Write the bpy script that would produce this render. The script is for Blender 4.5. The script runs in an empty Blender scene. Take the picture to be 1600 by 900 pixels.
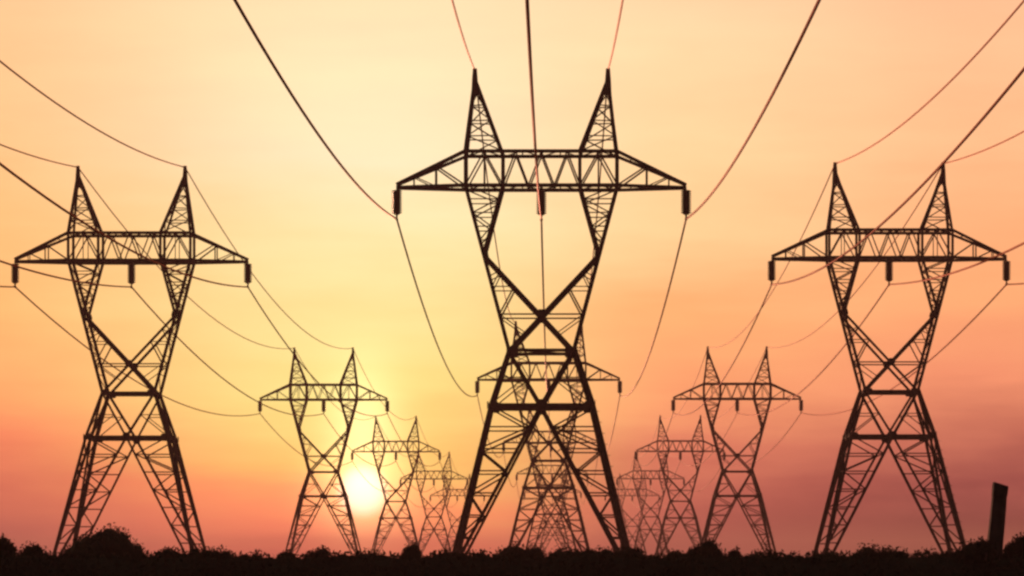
import bpy, bmesh, math, random
from mathutils import Vector, Matrix
from mathutils import noise as mnoise
random.seed(11)
R = math.radians
scene = bpy.context.scene
C = scene.collection

# ------------------------------------------------------------------ camera
F = 5500.0                 # focal length in photo pixels (1600 wide)
VX, VY = 868.0, 885.0      # where the pylon rows vanish
EYE = 1.7
cam_d = bpy.data.cameras.new('camera'); cam = bpy.data.objects.new('camera', cam_d); C.objects.link(cam)
cam.location = (0, 0, EYE); cam.rotation_euler = (R(90), 0, 0)
cam_d.sensor_width = 36.0; cam_d.lens = F/1600*36
cam_d.shift_x = -(VX-800)/1600; cam_d.shift_y = (VY-450)/1600
cam_d.clip_start = 0.5; cam_d.clip_end = 30000
scene.camera = cam

# ------------------------------------------------------------------ view and render settings
vs = scene.view_settings
vs.view_transform = 'Standard'; vs.look = 'None'; vs.gamma = 1.0; vs.use_curve_mapping = False
vs.exposure = 0.0
scene.cycles.use_denoising = True
scene.cycles.filter_width = 2.6
scene.cycles.max_bounces = 4; scene.cycles.diffuse_bounces = 2
scene.cycles.volume_bounces = 1; scene.cycles.transparent_max_bounces = 8

# ------------------------------------------------------------------ sun direction
SUN_AZ = math.degrees(math.atan((567-VX)/F)); SUN_EL = math.degrees(math.atan((VY-768)/F))

def lin(r, g, b):
    f = lambda c: (c/255/12.92) if c/255 <= 0.04045 else ((c/255+0.055)/1.055)**2.4
    return (f(r), f(g), f(b), 1)

# ------------------------------------------------------------------ world
w = bpy.data.worlds.new('World'); scene.world = w; w.use_nodes = True
nt = w.node_tree; nt.nodes.clear(); N = nt.nodes; L = nt.links
def mth(op, a, b=None, c=None, clamp=False):
    n = N.new('ShaderNodeMath'); n.operation = op; n.use_clamp = clamp
    for i, v in enumerate((a, b, c)):
        if v is None: continue
        if isinstance(v, (int, float)): n.inputs[i].default_value = v
        else: L.new(v, n.inputs[i])
    return n.outputs[0]
def mixc(fac, a, b, blend='MIX'):
    n = N.new('ShaderNodeMix'); n.data_type = 'RGBA'; n.blend_type = blend; n.clamp_factor = True
    for s, v in ((0, fac), (6, a), (7, b)):
        if isinstance(v, (int, float)): n.inputs[s].default_value = v
        elif isinstance(v, tuple): n.inputs[s].default_value = v
        else: L.new(v, n.inputs[s])
    return n.outputs[2]
def ramp(fac, stops):
    n = N.new('ShaderNodeValToRGB'); L.new(fac, n.inputs[0]); cr = n.color_ramp
    cr.interpolation = 'EASE' if False else 'LINEAR'
    while len(cr.elements) < len(stops): cr.elements.new(0.5)
    for e, (p, c) in zip(cr.elements, stops): e.position = p
    for e, (p, c) in zip(cr.elements, stops): e.position = p; e.color = c
    return n.outputs[0]
def smooth(v, a, b):
    n = N.new('ShaderNodeMapRange'); n.interpolation_type = 'SMOOTHSTEP'
    L.new(v, n.inputs[0]); n.inputs[1].default_value = a; n.inputs[2].default_value = b
    return n.outputs[0]
tc = N.new('ShaderNodeTexCoord'); sp = N.new('ShaderNodeSeparateXYZ'); L.new(tc.outputs['Generated'], sp.inputs[0])
DX, DY, DZ = sp.outputs
az = mth('MULTIPLY', mth('ARCTAN2', DX, DY), 57.2958)      # degrees right of the pylon rows
el = mth('MULTIPLY', mth('ARCSINE', DZ), 57.2958)          # degrees above the horizon
# thin stretched cloud veils, laid out on the sky sphere
mp = N.new('ShaderNodeMapping'); L.new(tc.outputs['Generated'], mp.inputs[0]); mp.inputs['Scale'].default_value = (9, 9, 34)
mp.inputs['Rotation'].default_value = (0, R(4), 0)
nz = N.new('ShaderNodeTexNoise'); L.new(mp.outputs[0], nz.inputs[0]); nz.inputs['Scale'].default_value = 1.3
nz.inputs['Detail'].default_value = 4.0; nz.inputs['Roughness'].default_value = 0.5
mp2 = N.new('ShaderNodeMapping'); L.new(tc.outputs['Generated'], mp2.inputs[0]); mp2.inputs['Scale'].default_value = (14, 14, 110)
mp2.inputs['Rotation'].default_value = (0, R(-3), 0); mp2.inputs['Location'].default_value = (3.1, 0, 7.7)
nz2 = N.new('ShaderNodeTexNoise'); L.new(mp2.outputs[0], nz2.inputs[0]); nz2.inputs['Scale'].default_value = 1.2
nz2.inputs['Detail'].default_value = 7.0; nz2.inputs['Roughness'].default_value = 0.6
veil = mth('ADD', mth('SUBTRACT', nz.outputs[0], 0.5), mth('MULTIPLY', mth('SUBTRACT', nz2.outputs[0], 0.5), 0.45))
elv = mth('ADD', el, mth('MULTIPLY', veil, 1.6))
t = mth('DIVIDE', elv, 12.0, clamp=True)
def T(y): return max(0.0, math.degrees(math.atan((VY-y)/F))/12.0)
def stops(lst): return [(T(y), lin(*c)) for y, c in lst]
left = ramp(t, stops([(885, (182,80,88)), (840, (194,88,86)), (780, (228,113,90)), (700, (266,144,102)), (620, (266,174,110)),
                      (490, (260,195,122)), (350, (256,198,132)), (200, (255,202,146)), (30, (254,202,151)), (-120, (240,190,150))]))
sunc = ramp(t, stops([(885, (282,118,98)), (838, (325,166,118)), (780, (318,192,118)), (725, (285,226,122)), (605, (262,243,146)),
                      (500, (258,241,162)), (380, (256,242,180)), (250, (255,241,200)), (30, (254,232,188)), (-120, (240,215,175))]))
mid = ramp(t, stops([(885, (178,76,76)), (840, (186,84,80)), (780, (210,106,90)), (700, (242,138,106)), (635, (264,172,118)), (500, (255,188,124)),
                     (355, (255,214,156)), (200, (255,220,168)), (30, (254,218,172)), (-120, (240,205,170))]))
right = ramp(t, stops([(885, (88,24,40)), (840, (86,22,40)), (805, (106,34,50)), (760, (156,74,72)), (700, (202,112,92)), (595, (252,156,116)),
                       (445, (255,176,122)), (250, (255,190,142)), (65, (255,196,152)), (-120, (240,188,152))]))
def A(x): return math.degrees(math.atan((x-VX)/F))
s1 = smooth(az, A(-80), A(560)); s2 = smooth(az, A(620), A(1080)); s3 = smooth(az, A(980), A(1560))
sky = mixc(s1, left, sunc); sky = mixc(s2, sky, mid); sky = mixc(s3, sky, right)
sky = mixc(1.0, sky, mixc(mth('ADD', 0.5, mth('MULTIPLY', veil, 0.5)), (0.78, 0.70, 0.74, 1), (1.22, 1.30, 1.26, 1)), 'MULTIPLY')
# dusk: the sky is only bright towards the sun
away = smooth(mth('ABSOLUTE', mth('SUBTRACT', az, SUN_AZ)), 14, 80)
high = smooth(el, 12, 40)
dark = (0.009, 0.006, 0.012, 1)
sky = mixc(away, sky, dark); sky = mixc(high, sky, dark)
# glow round the sun and its disc
da = mth('SUBTRACT', az, SUN_AZ); de = mth('SUBTRACT', el, SUN_EL)
d2 = mth('ADD', mth('MULTIPLY', da, da), mth('MULTIPLY', de, de))
de2 = mth('SUBTRACT', el, SUN_EL+0.9)
dcol = mth('ADD', mth('MULTIPLY', mth('MULTIPLY', da, da), 1.5), mth('MULTIPLY', mth('MULTIPLY', de2, de2), 0.42))
def gauss(v, s): return mth('POWER', 2.71828, mth('MULTIPLY', v, -1.0/(2*s*s)))
def addc(a, fac, col):
    n = N.new('ShaderNodeVectorMath'); n.operation = 'SCALE'; n.inputs[0].default_value = col[:3]; L.new(fac, n.inputs[3])
    m = N.new('ShaderNodeVectorMath'); m.operation = 'ADD'; L.new(a, m.inputs[0]); L.new(n.outputs[0], m.inputs[1])
    return m.outputs[0]
sky = addc(sky, gauss(d2, 0.50), (1.1, 0.72, 0.27))
sky = addc(sky, gauss(dcol, 0.5), (0.55, 0.50, 0.28))
disc = mth('SUBTRACT', 1.0, smooth(d2, 0.0, 0.24))
sky = addc(sky, disc, (0.5, 0.7, 0.85))
bg = N.new('ShaderNodeBackground'); L.new(sky, bg.inputs[0]); bg.inputs[1].default_value = 1.0
ns = N.new('ShaderNodeTexSky'); ns.sky_type = 'NISHITA'; ns.sun_disc = False
ns.sun_elevation = R(SUN_EL); ns.sun_rotation = R(SUN_AZ); ns.dust_density = 5.0; ns.air_density = 2.0
bg2 = N.new('ShaderNodeBackground'); L.new(ns.outputs[0], bg2.inputs[0]); bg2.inputs[1].default_value = 0.05
ad = N.new('ShaderNodeAddShader'); L.new(bg.outputs[0], ad.inputs[0]); L.new(bg2.outputs[0], ad.inputs[1])
wo = N.new('ShaderNodeOutputWorld'); L.new(ad.outputs[0], wo.inputs[0])

# ------------------------------------------------------------------ sun
sl = bpy.data.lights.new('sun', 'SUN'); sun = bpy.data.objects.new('sun', sl); C.objects.link(sun)
sl.energy = 2.0; sl.angle = R(0.5); sl.color = (1.0, 0.40, 0.24)
sd = Vector((math.sin(R(SUN_AZ))*math.cos(R(SUN_EL)), math.cos(R(SUN_AZ))*math.cos(R(SUN_EL)), math.sin(R(SUN_EL))))
sun.rotation_euler = sd.to_track_quat('Z', 'Y').to_euler()

# ------------------------------------------------------------------ materials
def mat(name, base, rough=0.7, metal=0.0, var=0.25, scale=2.0, bump=0.0, second=None, spec=0.3):
    m = bpy.data.materials.new(name); m.use_nodes = True; n = m.node_tree.nodes; l = m.node_tree.links
    b = n['Principled BSDF']; b.inputs['Roughness'].default_value = rough; b.inputs['Metallic'].default_value = metal
    b.inputs['Specular IOR Level'].default_value = spec
    tcx = n.new('ShaderNodeTexCoord'); nx = n.new('ShaderNodeTexNoise'); nx.inputs['Scale'].default_value = scale
    nx.inputs['Detail'].default_value = 6
    l.new(tcx.outputs['Object'], nx.inputs[0])
    cr = n.new('ShaderNodeValToRGB'); l.new(nx.outputs[0], cr.inputs[0])
    c2 = second or tuple(c*(1-var) for c in base)
    cr.color_ramp.elements[0].position = 0.35; cr.color_ramp.elements[1].position = 0.65
    cr.color_ramp.elements[0].color = (*c2, 1); cr.color_ramp.elements[1].color = (*[min(1, c*(1+var)) for c in base], 1)
    l.new(cr.outputs[0], b.inputs['Base Color'])
    if bump:
        bp = n.new('ShaderNodeBump'); bp.inputs['Strength'].default_value = bump
        l.new(nx.outputs[0], bp.inputs['Height']); l.new(bp.outputs[0], b.inputs['Normal'])
    return m
M_STEEL = mat('weathered_steel', (0.075, 0.060, 0.055), 0.85, 0.0, 0.3, 1.5, second=(0.055, 0.035, 0.03), spec=0.1)
M_CERAM = mat('insulator_ceramic', (0.09, 0.05, 0.035), 0.35, 0.0, 0.2, 3.0)
M_WIRE = mat('stranded_wire', (0.50, 0.19, 0.08), 0.54, 0.9, 0.15, 0.3)
M_WIRE.node_tree.nodes['Principled BSDF'].inputs['Specular Tint'].default_value = (0.55, 0.18, 0.085, 1)
M_CONC = mat('footing_concrete', (0.3, 0.29, 0.27), 0.9, 0, 0.2, 2.0, 0.3)
M_LEAF = mat('bush_leaves', (0.042, 0.055, 0.030), 0.9, 0, 0.4, 0.8, second=(0.03, 0.035, 0.022), spec=0.1)
M_LEAF2 = mat('dry_leaves', (0.06, 0.042, 0.03), 0.9, 0, 0.4, 0.8, second=(0.04, 0.03, 0.022), spec=0.1)
M_BARK = mat('bark', (0.09, 0.065, 0.05), 0.9, 0, 0.3, 4.0, 0.5)
M_SOIL = mat('field_soil', (0.055, 0.05, 0.035), 0.95, 0, 0.35, 0.05, 0.2, second=(0.05, 0.06, 0.03))
M_PILLAR = mat('sooty_masonry', (0.10, 0.08, 0.07), 0.9, 0, 0.35, 1.8, 0.6)

# ------------------------------------------------------------------ helpers
def obj(name, bm, m, parent=None):
    me = bpy.data.meshes.new(name); bm.to_mesh(me); bm.free(); me.materials.append(m)
    o = bpy.data.objects.new(name, me); C.objects.link(o)
    if parent: o.parent = parent
    return o
def tag(o, label=None, cat=None, group=None, kind=None):
    if label: o['label'] = label
    if cat: o['category'] = cat
    if group: o['group'] = group
    if kind: o['kind'] = kind
    return o
def empty(name, loc):
    o = bpy.data.objects.new(name, None); C.objects.link(o); o.location = loc; o.empty_display_size = 2
    return o
def frame(a, b):
    d = (b-a).normalized(); up = Vector((0, 0, 1)) if abs(d.z) < 0.95 else Vector((0, 1, 0))
    x = d.cross(up).normalized(); y = x.cross(d).normalized()
    return x, y
def angle(bm, a, b, s):
    """an L-section steel member from a to b, flange width s"""
    a = Vector(a); b = Vector(b); x, y = frame(a, b); th = s*0.30; h = s/2
    prof = [(-h, -h), (h, -h), (h, -h+th), (-h+th, -h+th), (-h+th, h), (-h, h)]
    va = [bm.verts.new(a + x*p + y*q) for p, q in prof]; vb = [bm.verts.new(b + x*p + y*q) for p, q in prof]
    for i in range(6):
        j = (i+1) % 6; bm.faces.new((va[i], va[j], vb[j], vb[i]))
    bm.faces.new(va[::-1]); bm.faces.new(vb)
def tube(bm, pts, r, n=6, caps=True):
    rings = []
    for i, p in enumerate(pts):
        p = Vector(p); q = Vector(pts[min(i+1, len(pts)-1)]); o = Vector(pts[max(i-1, 0)])
        x, y = frame(o, q); rr = r[i] if isinstance(r, (list, tuple)) else r
        rings.append([bm.verts.new(p + x*rr*math.cos(2*math.pi*k/n) + y*rr*math.sin(2*math.pi*k/n)) for k in range(n)])
    for a, b in zip(rings, rings[1:]):
        for k in range(n): bm.faces.new((a[k], a[(k+1) % n], b[(k+1) % n], b[k]))
    if caps: bm.faces.new(rings[0][::-1]); bm.faces.new(rings[-1])
def lathe(bm, prof, c, n=12):
    rings = [[bm.verts.new((c[0]+r*math.cos(2*math.pi*k/n), c[1]+r*math.sin(2*math.pi*k/n), c[2]+z)) for k in range(n)] for r, z in prof]
    for a, b in zip(rings, rings[1:]):
        for k in range(n): bm.faces.new((a[k], a[(k+1) % n], b[(k+1) % n], b[k]))
    bm.faces.new(rings[0][::-1]); bm.faces.new(rings[-1])

# ------------------------------------------------------------------ the pylon (metres; measured off the nearest one)
K = 457/24.0                                   # photo pixels per metre at the nearest pylon
D0 = F/K
def Z(y): return EYE + (VY-y)/K
def Xm(px): return px/K
zTip, zTop, zBot, zJun, zCross, zW, zB = Z(107), Z(240), Z(293), Z(400), Z(494), Z(550), Z(636)
xTip, xO, xI, xArm = Xm(104), Xm(118), Xm(60), Xm(226)
wW = Xm(50); slope = 0.273
wB = Xm(79.5); slope2 = 0.238
def legx(z):
    if z <= zB: return wB + (zB-z)*slope2
    if z <= zW: return wW + (zW-z)*(wB-wW)/(zW-zB)
    return wW + (z-zW)*(xO-wW)/(zBot-zW)
dTop = 1.9
def depth(z): return legx(z) if z <= zW else wW + (z-zW)*(dTop-wW)/(zBot-zW)
def P(sx, sy, z): return Vector((sx*legx(z), sy*depth(z), z))
S_LEG, S_MID, S_SM, S_XS = 0.31, 0.22, 0.13, 0.09

def plate(bm, c, n, w_, h_, t_=0.05):
    """a gusset plate at c, facing along n"""
    c = Vector(c); n = Vector(n).normalized(); x = n.cross(Vector((0, 0, 1))).normalized(); z = Vector((0, 0, 1))
    v = [bm.verts.new(c + x*a*w_/2*k + z*b*h_/2*k2 + n*e*t_/2) for e in (-1, 1) for a, b, k, k2 in ((-1, -1, .6, 1), (1, -1, .6, 1), (1, 0, 1, 1), (1, 1, .6, 1), (-1, 1, .6, 1), (-1, 0, 1, 1))]
    bm.faces.new(v[:6][::-1]); bm.faces.new(v[6:])
    for i in range(6): bm.faces.new((v[i], v[(i+1) % 6], v[6+(i+1) % 6], v[6+i]))
def lerp(a, b, t): return Vector(a)*(1-t) + Vector(b)*t
def zig(bm, a0, a1, b0, b1, n, s, rungs=True, start=0):
    """zig-zag bracing between the chords a0-a1 and b0-b1"""
    for i in range(n):
        t0, t1 = i/n, (i+1)/n
        if (i+start) % 2 == 0: angle(bm, lerp(a0, a1, t0), lerp(b0, b1, t1), s)
        else: angle(bm, lerp(b0, b1, t0), lerp(a0, a1, t1), s)
        if rungs and i: angle(bm, lerp(a0, a1, t0), lerp(b0, b1, t0), s*0.9)

def face_pt(f, s, z, inset=0.0):
    """corner s (-1/1) of face f at height z; faces: 0 front, 1 back, 2 left, 3 right"""
    w_ = legx(z); d_ = depth(z)
    if f == 0: return Vector((s*w_, -d_, z))
    if f == 1: return Vector((s*w_, d_, z))
    if f == 2: return Vector((-w_, s*d_, z))
    return Vector((w_, s*d_, z))

def make_pylon():
    root = empty('pylon', (0, 0, 0))
    for sx in (-1, 1):
        for sy in (-1, 1):
            bm = bmesh.new(); angle(bm, P(sx, sy, zW+0.15), P(sx, sy, zB), S_LEG); angle(bm, P(sx, sy, zB+0.1), P(sx, sy, 0.25), S_LEG)
            if sx == 1 and sy == -1:
                for q in range(28):
                    p = P(sx, sy, 3 + q*0.45); tube(bm, [p, p + Vector((0.42 if q % 2 else 0.0, -0.42 if q % 2 == 0 else 0, 0))], 0.022, 4)
            obj('leg', bm, M_STEEL, root)
            bm = bmesh.new(); p = P(sx, sy, 0)
            lathe(bm, [(0.9, -0.4), (0.9, 0.1), (0.55, 0.45), (0.5, 0.5)], (p.x, p.y, 0), 10); obj('footing', bm, M_CONC, root)
    for f in range(4):
        bm = bmesh.new()
        mid = (face_pt(f, -1, zB) + face_pt(f, 1, zB))/2
        for s in (-1, 1):
            foot = face_pt(f, s, 0.45); top = face_pt(f, -s, zW)
            angle(bm, mid, top, S_MID); angle(bm, foot, mid, S_MID)
            # secondary bracing between the leg and the long diagonal
            zig(bm, face_pt(f, s, zB), foot, mid, foot, 8, S_SM, True, 0)
            # small triangle above the belt
            m1 = lerp(mid, face_pt(f, s, zW), 0.5); l1 = face_pt(f, s, (zB+zW)/2)
            angle(bm, m1, l1, S_XS); angle(bm, m1, face_pt(f, s, zB), S_XS); 
        obj('bracing', bm, M_STEEL, root)
    for zz, s in ((zW, 0.27), (zB, 0.27)):
        bm = bmesh.new()
        for f in range(4): angle(bm, face_pt(f, -1, zz), face_pt(f, 1, zz), s)
        if zz == zB: angle(bm, face_pt(0, 0, zz)*1 + Vector((0, 0, 0)), face_pt(1, 0, zz), S_SM); angle(bm, face_pt(2, 0, zz), face_pt(3, 0, zz), S_SM)
        else: angle(bm, P(-1, -1, zz), P(1, 1, zz), S_SM)
        for f in range(4):
            n = ((0, -1, 0), (0, 1, 0), (-1, 0, 0), (1, 0, 0))[f]; nn = Vector(n)*0.19
            for s2 in (-1, 1): plate(bm, face_pt(f, s2, zz)*1.0 + nn - (face_pt(f, s2, zz)-face_pt(f, -s2, zz)).normalized()*0.42, n, 0.7, 0.6)
            if zz == zB: plate(bm, (face_pt(f, -1, zz)+face_pt(f, 1, zz))/2 + nn, n, 0.9, 0.9)
        obj('belt', bm, M_STEEL, root)
    # upper cage: crossing diagonals front and back
    for sy in (-1, 1):
        bm = bmesh.new()
        for s in (-1, 1):
            a = P(s, sy, zJun); b = P(-s, sy, zW)
            angle(bm, a, b, 0.25)
            c1 = lerp(a, b, 0.34)
            angle(bm, c1, P(s, sy, c1.z), S_XS); angle(bm, c1, P(s, sy, zCross), S_SM)
            c0 = lerp(a, b, 0.18); angle(bm, c0, P(s, sy, c0.z-0.4), S_XS); angle(bm, c0, P(s, sy, c1.z), S_XS)
            c2 = lerp(a, b, 0.82); angle(bm, c2, P(-s, sy, zCross), S_XS)
        angle(bm, P(-1, sy, zCross), P(1, sy, zCross), S_SM)
        plate(bm, (0, sy*(depth(zCross)+0.22), zCross), (0, sy, 0), 0.75, 0.75)
        for s in (-1, 1): plate(bm, P(s, sy, zJun) + Vector((-s*0.15, sy*0.22, 0)), (0, sy, 0), 0.5, 0.8)
        obj('cross_brace', bm, M_STEEL, root)
    # forks: the two V shaped columns from the waist to the crossarm
    for s in (-1, 1):
        bm = bmesh.new()
        for sy in (-1, 1):
            j = P(s, sy, zJun); o_ = P(s, sy, zBot); i_ = Vector((s*xI, sy*dTop, zBot))
            angle(bm, P(s, sy, zW), o_, 0.30)
            angle(bm, j, i_, 0.27)
            zig(bm, o_, j, i_, j, 5, S_XS+0.02)
        zig(bm, P(s, -1, zBot), P(s, -1, zW), P(s, 1, zBot), P(s, 1, zW), 7, S_XS)
        zig(bm, Vector((s*xI, -dTop, zBot)), P(s, -1, zJun), Vector((s*xI, dTop, zBot)), P(s, 1, zJun), 4, S_XS)
        obj('fork', bm, M_STEEL, root)
    # crossarm: box truss between the peaks
    bm = bmesh.new()
    for sy in (-1, 1):
        y = sy*dTop
        angle(bm, (-xO, y, zTop), (xO, y, zTop), 0.30); angle(bm, (-xO, y, zBot), (xO, y, zBot), 0.32)
        for sx in (-1, 1):
            for xx in (xO, xI): angle(bm, (sx*xx, y, zBot), (sx*xx, y, zTop), 0.26)
        xs = [-xI + (2*xI)*k/6 for k in range(7)]
        for k in range(6):
            lo, hi = (zBot, zTop) if k % 2 == 0 else (zTop, zBot)
            angle(bm, (xs[k], y, lo), (xs[k+1], y, hi), S_SM)
        for sx in (-1, 1):
            m_ = sx*(xO+xI)/2
            angle(bm, (sx*xO, y, zBot), (m_, y, zTop), S_SM); angle(bm, (m_, y, zTop), (sx*xI, y, zBot), S_SM)
            angle(bm, (m_, y, zTop), (m_, y, zBot), S_XS)
    for z in (zTop, zBot):
        n = 8
        for k in range(n+1):
            xx = -xO + 2*xO*k/n; angle(bm, (xx, -dTop, z), (xx, dTop, z), S_XS+0.02)
            if k < n: angle(bm, (xx, -dTop if k % 2 else dTop, z), (xx+2*xO/n, dTop if k % 2 else -dTop, z), S_XS)
    obj('crossarm', bm, M_STEEL, root)
    for s in (-1, 1):
        bm = bmesh.new(); tip = Vector((s*xArm, 0, zBot+0.1))
        for sy in (-1, 1):
            t0 = Vector((s*xO, sy*dTop, zTop)); b0 = Vector((s*xO, sy*dTop, zBot))
            tt = tip + Vector((0, sy*0.22, 0.12)); tb = tip + Vector((0, sy*0.22, -0.12))
            angle(bm, t0, tt, 0.28); angle(bm, b0, tb, 0.28)
            k1, k2 = 0.43, 0.75
            angle(bm, lerp(t0, tt, k1), lerp(b0, tb, k1), S_SM); angle(bm, lerp(t0, tt, k1), b0, S_SM)
            angle(bm, lerp(t0, tt, k2), lerp(b0, tb, k2), S_XS); angle(bm, lerp(t0, tt, k2), lerp(b0, tb, k1), S_XS)
        for q in (0.2, 0.43, 0.62, 0.8, 1.0):
            for zz in (zTop, zBot):
                p0 = lerp((s*xO, -dTop, zz), tip + Vector((0, -.22, 0)), q); p1 = lerp((s*xO, dTop, zz), tip + Vector((0, .22, 0)), q)
                angle(bm, p0, p1, S_XS)
        obj('arm', bm, M_STEEL, root)
        # earth wire peak
        bm = bmesh.new(); top = Vector((s*xTip, 0, zTip-0.9))
        base = [Vector((s*xO, -dTop, zTop)), Vector((s*xO, dTop, zTop)), Vector((s*xI, dTop, zTop)), Vector((s*xI, -dTop, zTop))]
        for b in base: angle(bm, b, top + (b-top)*0.02, 0.25)
        for i in range(4):
            a, b = base[i], base[(i+1) % 4]
            zig(bm, a, lerp(a, top, .86), b, lerp(b, top, .84), 4, S_XS+.02)
        tube(bm, [top - Vector((0, 0, 1.3)), top, (s*xTip, 0, zTip)], [0.30, 0.24, 0.17], 6)
        obj('peak', bm, M_STEEL, root)
    # insulator strings with clamps
    for ix, up in ((-xArm, 0.0), (0.0, 0.0), (xArm, 0.0)):
        top = zBot - 0.1 if ix else zBot - 0.15
        bm = bmesh.new(); prof = [(0.05, 0.0), (0.05, -0.12)]; z = -0.12
        for k in range(11):
            prof += [(0.27, z), (0.44, z-0.07), (0.42, z-0.12), (0.27, z-0.15)]; z -= 0.175
        prof += [(0.30, z), (0.20, z-0.08), (0.06, z-0.12)]; z -= 0.02
        lathe(bm, prof, (ix, 0, top), 12)
        bmesh.ops.recalc_face_normals(bm, faces=bm.faces[:])
        ins = obj('insulator', bm, M_CERAM, root)
        zz = top + z - 0.1
        bm = bmesh.new(); tube(bm, [(ix, 0, zz+0.05), (ix, 0, zz-0.3)], 0.08, 6)
        tube(bm, [(ix, -0.55, zz-0.26), (ix, -0.2, zz-0.32), (ix, 0.2, zz-0.32), (ix, 0.55, zz-0.26)], [0.07, 0.12, 0.12, 0.07], 8)
        obj('clamp', bm, M_STEEL, ins)
        if ix == 0:
            bm = bmesh.new(); angle(bm, (0, -dTop, zBot-0.02), (0, dTop, zBot-0.02), 0.24); obj('hanger', bm, M_STEEL, root)
    global zPh
    zPh = zz - 0.32
    return root

# ------------------------------------------------------------------ ground and haze
bm = bmesh.new(); gx, gy0, gy1 = 2500, -400, 6000; nx, ny = 50, 90
grid = [[bm.verts.new((-gx + 2*gx*i/nx, gy0 + (gy1-gy0)*j/ny, 0)) for j in range(ny+1)] for i in range(nx+1)]
for i in range(nx):
    for j in range(ny): bm.faces.new((grid[i][j], grid[i+1][j], grid[i+1][j+1], grid[i][j+1]))
tag(obj('ground', bm, M_SOIL), kind='structure')

HAZE = 0.00024
bm = bmesh.new(); bmesh.ops.create_cube(bm, size=1.0)
for v in bm.verts: v.co = Vector((v.co.x*2*(gx+20), (gy0+gy1)/2 + v.co.y*((gy1-gy0)+40), 22.75 + v.co.z*47.5))
hm = bpy.data.materials.new('evening_haze'); hm.use_nodes = True; hn = hm.node_tree.nodes; hn.clear()
ho = hn.new('ShaderNodeOutputMaterial'); pv = hn.new('ShaderNodeVolumePrincipled')
pv.inputs['Color'].default_value = (0.90, 0.60, 0.62, 1); pv.inputs['Density'].default_value = HAZE; pv.inputs['Anisotropy'].default_value = 0.35
hm.node_tree.links.new(pv.outputs[0], ho.inputs['Volume'])
hz = obj('haze', bm, hm); tag(hz, kind='stuff'); tag(hz, 'pale evening haze over the field and the pylons', 'haze')

# ------------------------------------------------------------------ pylon rows
SP = 297.5
rows = {'centre': ((846-VX)/K, D0), 'left': (-1.802*24, 1.243*D0), 'right': (1.405*24, 1.232*D0)}
labels = {
 'centre': ['tallest and nearest black lattice pylon in the middle of the view',
            'second pylon of the middle row, framed between the legs of the tallest pylon',
            'third pylon of the middle row, its arms just below the belt of the tallest',
            'fourth pylon of the middle row, small and faded inside the legs of the tallest pylon',
            'farthest pylon of the middle row, barely visible low between the legs of the tallest pylon'],
 'left': ['large lattice pylon at the far left, its foot behind a rounded bush',
          'medium pylon just left of the setting sun, second in the left row',
          'small pylon just right of the setting sun, third in the left row',
          'faded small pylon between the sunlit small pylon and the tallest pylon, fourth in left row',
          'faintest pylon of the left row, close to the left leg of the tallest pylon'],
 'right': ['large lattice pylon at the far right, nearest one of the right row',
           'medium pylon left of the large right pylon, second in the right row',
           'small pylon third in the right row, overlapping the left arm of the medium right pylon',
           'faded small pylon fourth in the right row, near the right leg of the tallest pylon',
           'faintest pylon of the right row, beside the right leg of the tallest pylon']}
proto = make_pylon(); used = False
def copy_tree(o, parent=None):
    c = o.copy(); C.objects.link(c)
    if parent: c.parent = parent
    for ch in list(o.children): copy_tree(ch, c)
    return c
for rn in ('centre', 'left', 'right'):
    X0, Y0 = rows[rn]
    for k in range(5):
        o = proto if not used else copy_tree(proto); used = True
        o.location = (X0, Y0 + SP*k, 0)
        tag(o, labels[rn][k], 'pylon', 'lattice pylons in three rows')

# ------------------------------------------------------------------ cables: one continuous run per row and hanging point
def run(rn, x, z, rad, sagn, sagf, name, label, grp):
    X0, Y0 = rows[rn]; pts = []
    for k in range(-1, 4):
        a = Y0 + SP*k; sag = sagn if k == -1 else sagf; n = 44 if k == -1 else 22
        for i in range(n):
            t_ = i/n; pts.append((X0+x, a + SP*t_, z - 4*sag*t_*(1-t_)))
    pts.append((X0+x, Y0 + SP*4, z))
    bm = bmesh.new(); tube(bm, pts, rad, 6)
    for f_ in bm.faces: f_.smooth = True
    tag(obj(name, bm, M_WIRE), label, 'cable' if name == 'power_cable' else 'earth wire', grp)
side = {'centre': 'middle', 'left': 'left', 'right': 'right'}
for rn in ('centre', 'left', 'right'):
    s_ = side[rn]
    for x, word in ((-xArm, 'left arm ends'), (0, 'crossarm centres'), (xArm, 'right arm ends')):
        run(rn, x, zPh, 0.080, 5.5 if rn == 'centre' else 5.8, 4.6, 'power_cable',
            'sagging power cable hanging from the %s of the %s row of pylons' % (word, s_), 'power cables between the pylons')
    for x, word in ((-xTip, 'left'), (xTip, 'right')):
        run(rn, x, zTip-0.15, 0.064, 6.6, 5.4, 'earth_wire',
            'thin wire strung over the %s peaks of the %s row of pylons' % (word, s_), 'wires over the pylon peaks')

# ------------------------------------------------------------------ scrub
def leaf(bm, p, s, rnd):
    d = Vector((rnd.gauss(0, 1), rnd.gauss(0, 1), rnd.gauss(0, 1)))
    if d.length < 1e-3: d = Vector((1, 0, 0))
    d.normalize(); e = d.orthogonal().normalized(); e = Matrix.Rotation(rnd.random()*6.28, 3, d) @ e
    g = d.cross(e)
    bm.faces.new([bm.verts.new(p + e*s), bm.verts.new(p + g*s*0.45), bm.verts.new(p - e*s), bm.verts.new(p - g*s*0.45)])
def blob(bm, c, r, rnd, sub=2):
    q = bmesh.ops.create_icosphere(bm, subdivisions=sub, radius=1.0)
    off = Vector((rnd.random()*50, rnd.random()*50, 0))
    for v in q['verts']:
        k = 1 + 0.28*mnoise.noise(v.co*1.7 + off)
        v.co = Vector((c[0] + v.co.x*r[0]*k, c[1] + v.co.y*r[1]*k, max(-0.2, c[2] + v.co.z*r[2]*k)))
def PX(x, d): return (x-VX)/F*d
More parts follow.
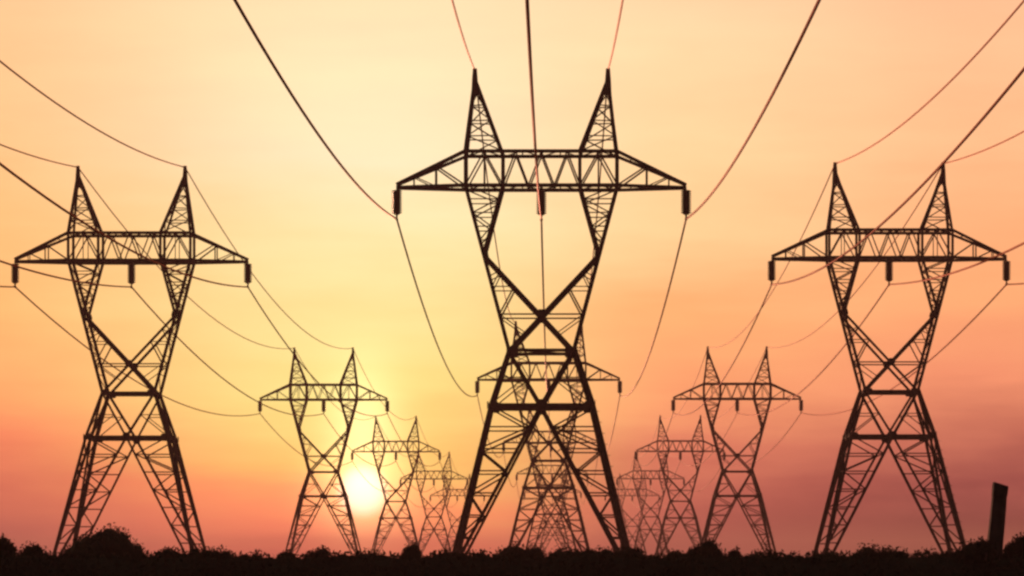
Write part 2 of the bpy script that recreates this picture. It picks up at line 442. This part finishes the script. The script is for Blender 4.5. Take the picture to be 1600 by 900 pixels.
def PZ(y, d): return EYE + (VY-y)/F*d
def bush(name, xc, yt, wpx, d, seed, label, m=None, flat=False, skew=0.0, leafs=1.0, cat='bush', tall=False, loose=False):
    d *= 0.55; rnd = random.Random(seed); h = PZ(yt + (0 if yt < 840 else 1.5), d); wd = wpx/F*d; X = PX(xc, d)
    root = empty(name, (X, d, 0)); tag(root, label, cat)
    bm = bmesh.new()
    lobes = []
    wd *= 1.06 if cat != 'bush' else 1.22; nl = max(6, int(wd*3.0))
    for i in range(nl):
        u = -1 + 2*(i+0.5)/nl
        us = u - skew*(1-abs(u))
        top = h*(0.90 + 0.06*rnd.random()) if flat else h*(0.52 + 0.44*math.sqrt(max(0, 1-abs(u)**2.1)))*(0.93+0.1*rnd.random())
        if i == nl//2 and not flat: top = h*0.97
        rx = wd/nl*(1.15+0.5*rnd.random()); rz = min(top*0.5, rx*(0.9+0.6*rnd.random()))
        ry = wd*0.28*(0.7+0.5*rnd.random())
        cx = us*(wd/2 - rx*0.5)
        lobes.append(((cx, rnd.uniform(-.2, .2)*wd, top-rz), (rx, ry, rz)))
        z2 = top - rz*1.6
        while z2 > 0.2:                         # lower lobes down to the ground
            lobes.append(((cx*1.02, rnd.uniform(-.25, .25)*wd, z2), (rx*1.15, ry*1.1, max(.5, rz)))); z2 -= max(0.5, rz)
    for c_, r_ in lobes:
        if not loose: blob(bm, c_, (r_[0]*.72, r_[1]*.72, r_[2]*.72), rnd)
        n = int((190 if loose else 430)*leafs*max(0.5, r_[0]*r_[2]*2.6))
        for _ in range(min(n, 900)):
            v = Vector((rnd.gauss(0, 1), rnd.gauss(0, 1), rnd.gauss(0, 1))).normalized()*(0.66 + 0.42*rnd.random()**1.5)
            if rnd.random() < 0.06: v *= 1.16
            p = Vector((c_[0]+v.x*r_[0], c_[1]+v.y*r_[1], max(0.05, c_[2]+v.z*r_[2])))
            leaf(bm, p, rnd.uniform(.035, .085), rnd)
    obj('crown', bm, m or M_LEAF, root)
    bm = bmesh.new()
    for _ in range(5):
        a = rnd.uniform(-1, 1)*wd*0.25; b = a + rnd.uniform(-1, 1)*wd*.2
        tube(bm, [(a*0.3, 0, -0.1), (a*.6, rnd.uniform(-.3, .3), h*0.35), (b, rnd.uniform(-.5, .5), h*0.8)], [0.08, 0.05, 0.02], 6)
    for _ in range(0):                          # twigs that stand out of the crown
        u = rnd.uniform(-.85, .85); zt = h*(0.60 + 0.42*math.sqrt(1-u*u)) if not flat else h
        x0 = u*wd*.45; tube(bm, [(x0, 0, zt*0.6), (x0+rnd.uniform(-.2, .2), 0, zt*rnd.uniform(.95, 1.03))], [0.018, 0.008], 5)
    obj('trunk', bm, M_BARK, root)
    return root

B = [
 (2, 834, 44, 205, 'tall narrow bush cut by the left edge of the photo', {}),
 (50, 841, 66, 215, 'low round bush left of the far left pylon', {}),
 (160, 815, 150, 250, 'big rounded bush in front of the far left pylon', {'cat': 'large bush', 'skew': -0.12}),
 (266, 849, 60, 230, 'small bush between the legs of the far left pylon, right of the big rounded bush', {}),
 (327, 845, 64, 240, 'flat topped bush right of the right legs of the far left pylon', {'flat': True}),
 (398, 853, 40, 235, 'small spiky bush midway between far left pylon and medium left pylon', {'loose': True}),
 (447, 856, 40, 240, 'small bush at the left foot of the pylon beside the sun', {}),
 (500, 849, 48, 225, 'reddish bush between the legs of the pylon just left of the sun', {'m': 1}),
 (566, 851, 78, 235, 'wide low bush directly below the setting sun', {'m': 1}),
 (643, 846, 30, 228, 'narrow dark bush at right foot of the small pylon by the sun', {}),
 (697, 851, 50, 240, 'small bush just left of the left foot of the tallest pylon', {}),
 (750, 853, 60, 245, 'low bush at the left feet of the tallest pylon', {}),
 (813, 842, 62, 250, 'flat dark bush under the tallest pylon, left of the gap', {'flat': True}),
 (905, 847, 96, 248, 'wide dark bush under the tallest pylon, right of the gap', {'flat': True}),
 (980, 846, 62, 244, 'dark bush at the right feet of the tallest pylon', {}),
 (1056, 854, 44, 235, 'small bush at foot of the third pylon of right row', {}),
 (1102, 837, 66, 240, 'rounded bush at the left foot of the medium right pylon', {}),
 (1148, 855, 30, 225, 'tiny bush between the legs of the medium right pylon', {'m': 1}),
 (1190, 846, 52, 238, 'bush at the right foot of the medium right pylon', {'loose': True}),
 (1240, 862, 50, 238, 'very low bush midway between the two larger right pylons', {}),
 (1290, 851, 66, 236, 'bush at the left feet of the far right pylon', {}),
 (1376, 841, 70, 230, 'flat topped green bush between the legs of the far right pylon', {'flat': True}),
 (1447, 848, 50, 240, 'thin loose bush inside the right legs of the far right pylon', {'loose': True, 'm': 1}),
 (1490, 851, 54, 232, 'low bush at the outer right foot of the far right pylon', {}),
 (1530, 834, 64, 175, 'bush heaped against the left side of the leaning pillar', {}),
 (1592, 829, 60, 178, 'bush right of the leaning pillar, cut by the photo edge', {}),
]
for i, (x, y, wp, d, lab, kw) in enumerate(B):
    kw = dict(kw); kw['m'] = M_LEAF2 if kw.get('m') else M_LEAF
    bush('bush', x, y, wp, d, 100+i, lab, **kw)

# undergrowth: one dense belt of scrub nobody could count
bm = bmesh.new(); rnd = random.Random(5)
def beltz(x, row):
    return 2.02 + 0.12*(mnoise.noise(Vector((x*0.55, row*3.1, 0))) + 0.6*mnoise.noise(Vector((x*1.7, row*5.1, 4))))
for row, (d, hs) in enumerate(((96, 1.0), (106, 1.02), (117, 1.03))):
    nx_ = 260; x0, x1 = -36.0, 34.0
    prof = []
    for i in range(nx_+1):
        x = x0 + (x1-x0)*i/nx_; h = beltz(x, row)*hs*0.95
        prof.append([bm.verts.new((x, d-2.2, -0.1)), bm.verts.new((x, d-1.2+mnoise.noise(Vector((x, 0, row)))*.4, h*.7)),
                     bm.verts.new((x, d, h)), bm.verts.new((x, d+1.2, h*.7)), bm.verts.new((x, d+2.2, -0.1))])
    for a, b in zip(prof, prof[1:]):
        for k in range(4): bm.faces.new((a[k], b[k], b[k+1], a[k+1]))
    for _ in range(15000):
        x = rnd.uniform(x0, x1); h = beltz(x, row)*hs; yy = rnd.uniform(-1.5, .7)
        zt = h*(1-0.28*abs(yy)/1.3) * (1 - (0 if rnd.random() < .6 else rnd.random()*.8))
        leaf(bm, Vector((x, d+yy, max(.05, zt + rnd.uniform(-.08, .08)))), rnd.uniform(.04, .11), rnd)
tag(obj('undergrowth', bm, M_LEAF), 'dense dark belt of scrub along the bottom of the photo', 'undergrowth', kind='stuff')

# ------------------------------------------------------------------ leaning pillar
d = 97.0; s = d/F
base = Vector((PX(1552, d), d, 0)); topz = PZ(756, d)
lean = (1562-1554)/(845-756)
root = empty('pillar', base); tag(root, 'thick black pillar leaning slightly right, standing out of the bushes at far right', 'pillar')
bm = bmesh.new(); hw = 10.6*s
rings = []
for k in range(15):
    z = topz*k/14*0.985; cx = lean*(z-1.75)
    ww = hw*(1.22 - 0.22*k/14) ; rings.append([bm.verts.new((cx+sx*ww*(1+0.03*rnd.uniform(-1, 1)), sy*ww*(1+.03*rnd.uniform(-1, 1)), z)) for sx, sy in ((-1, -1), (1, -1), (1, 1), (-1, 1))])
for a, b in zip(rings, rings[1:]):
    for k in range(4): bm.faces.new((a[k], a[(k+1) % 4], b[(k+1) % 4], b[k]))
bm.faces.new(rings[-1]); bm.faces.new(rings[0][::-1])
obj('shaft', bm, M_PILLAR, root)
bm = bmesh.new(); z0 = topz*0.985; cx = 0
vs_ = []
for zz, q in ((z0-0.30, 1.0), (z0-0.26, 1.05), (z0, 1.06), (z0+0.05, 1.0)):
    c2 = lean*(zz-1.75); vs_.append([bm.verts.new((c2+sx*hw*q, sy*hw*q, zz - (0.06*sx if zz > z0-.1 else 0))) for sx, sy in ((-1, -1), (1, -1), (1, 1), (-1, 1))])
for a, b in zip(vs_, vs_[1:]):
    for k in range(4): bm.faces.new((a[k], a[(k+1) % 4], b[(k+1) % 4], b[k]))
bm.faces.new(vs_[-1]); bm.faces.new(vs_[0][::-1])
obj('cap', bm, M_PILLAR, root)
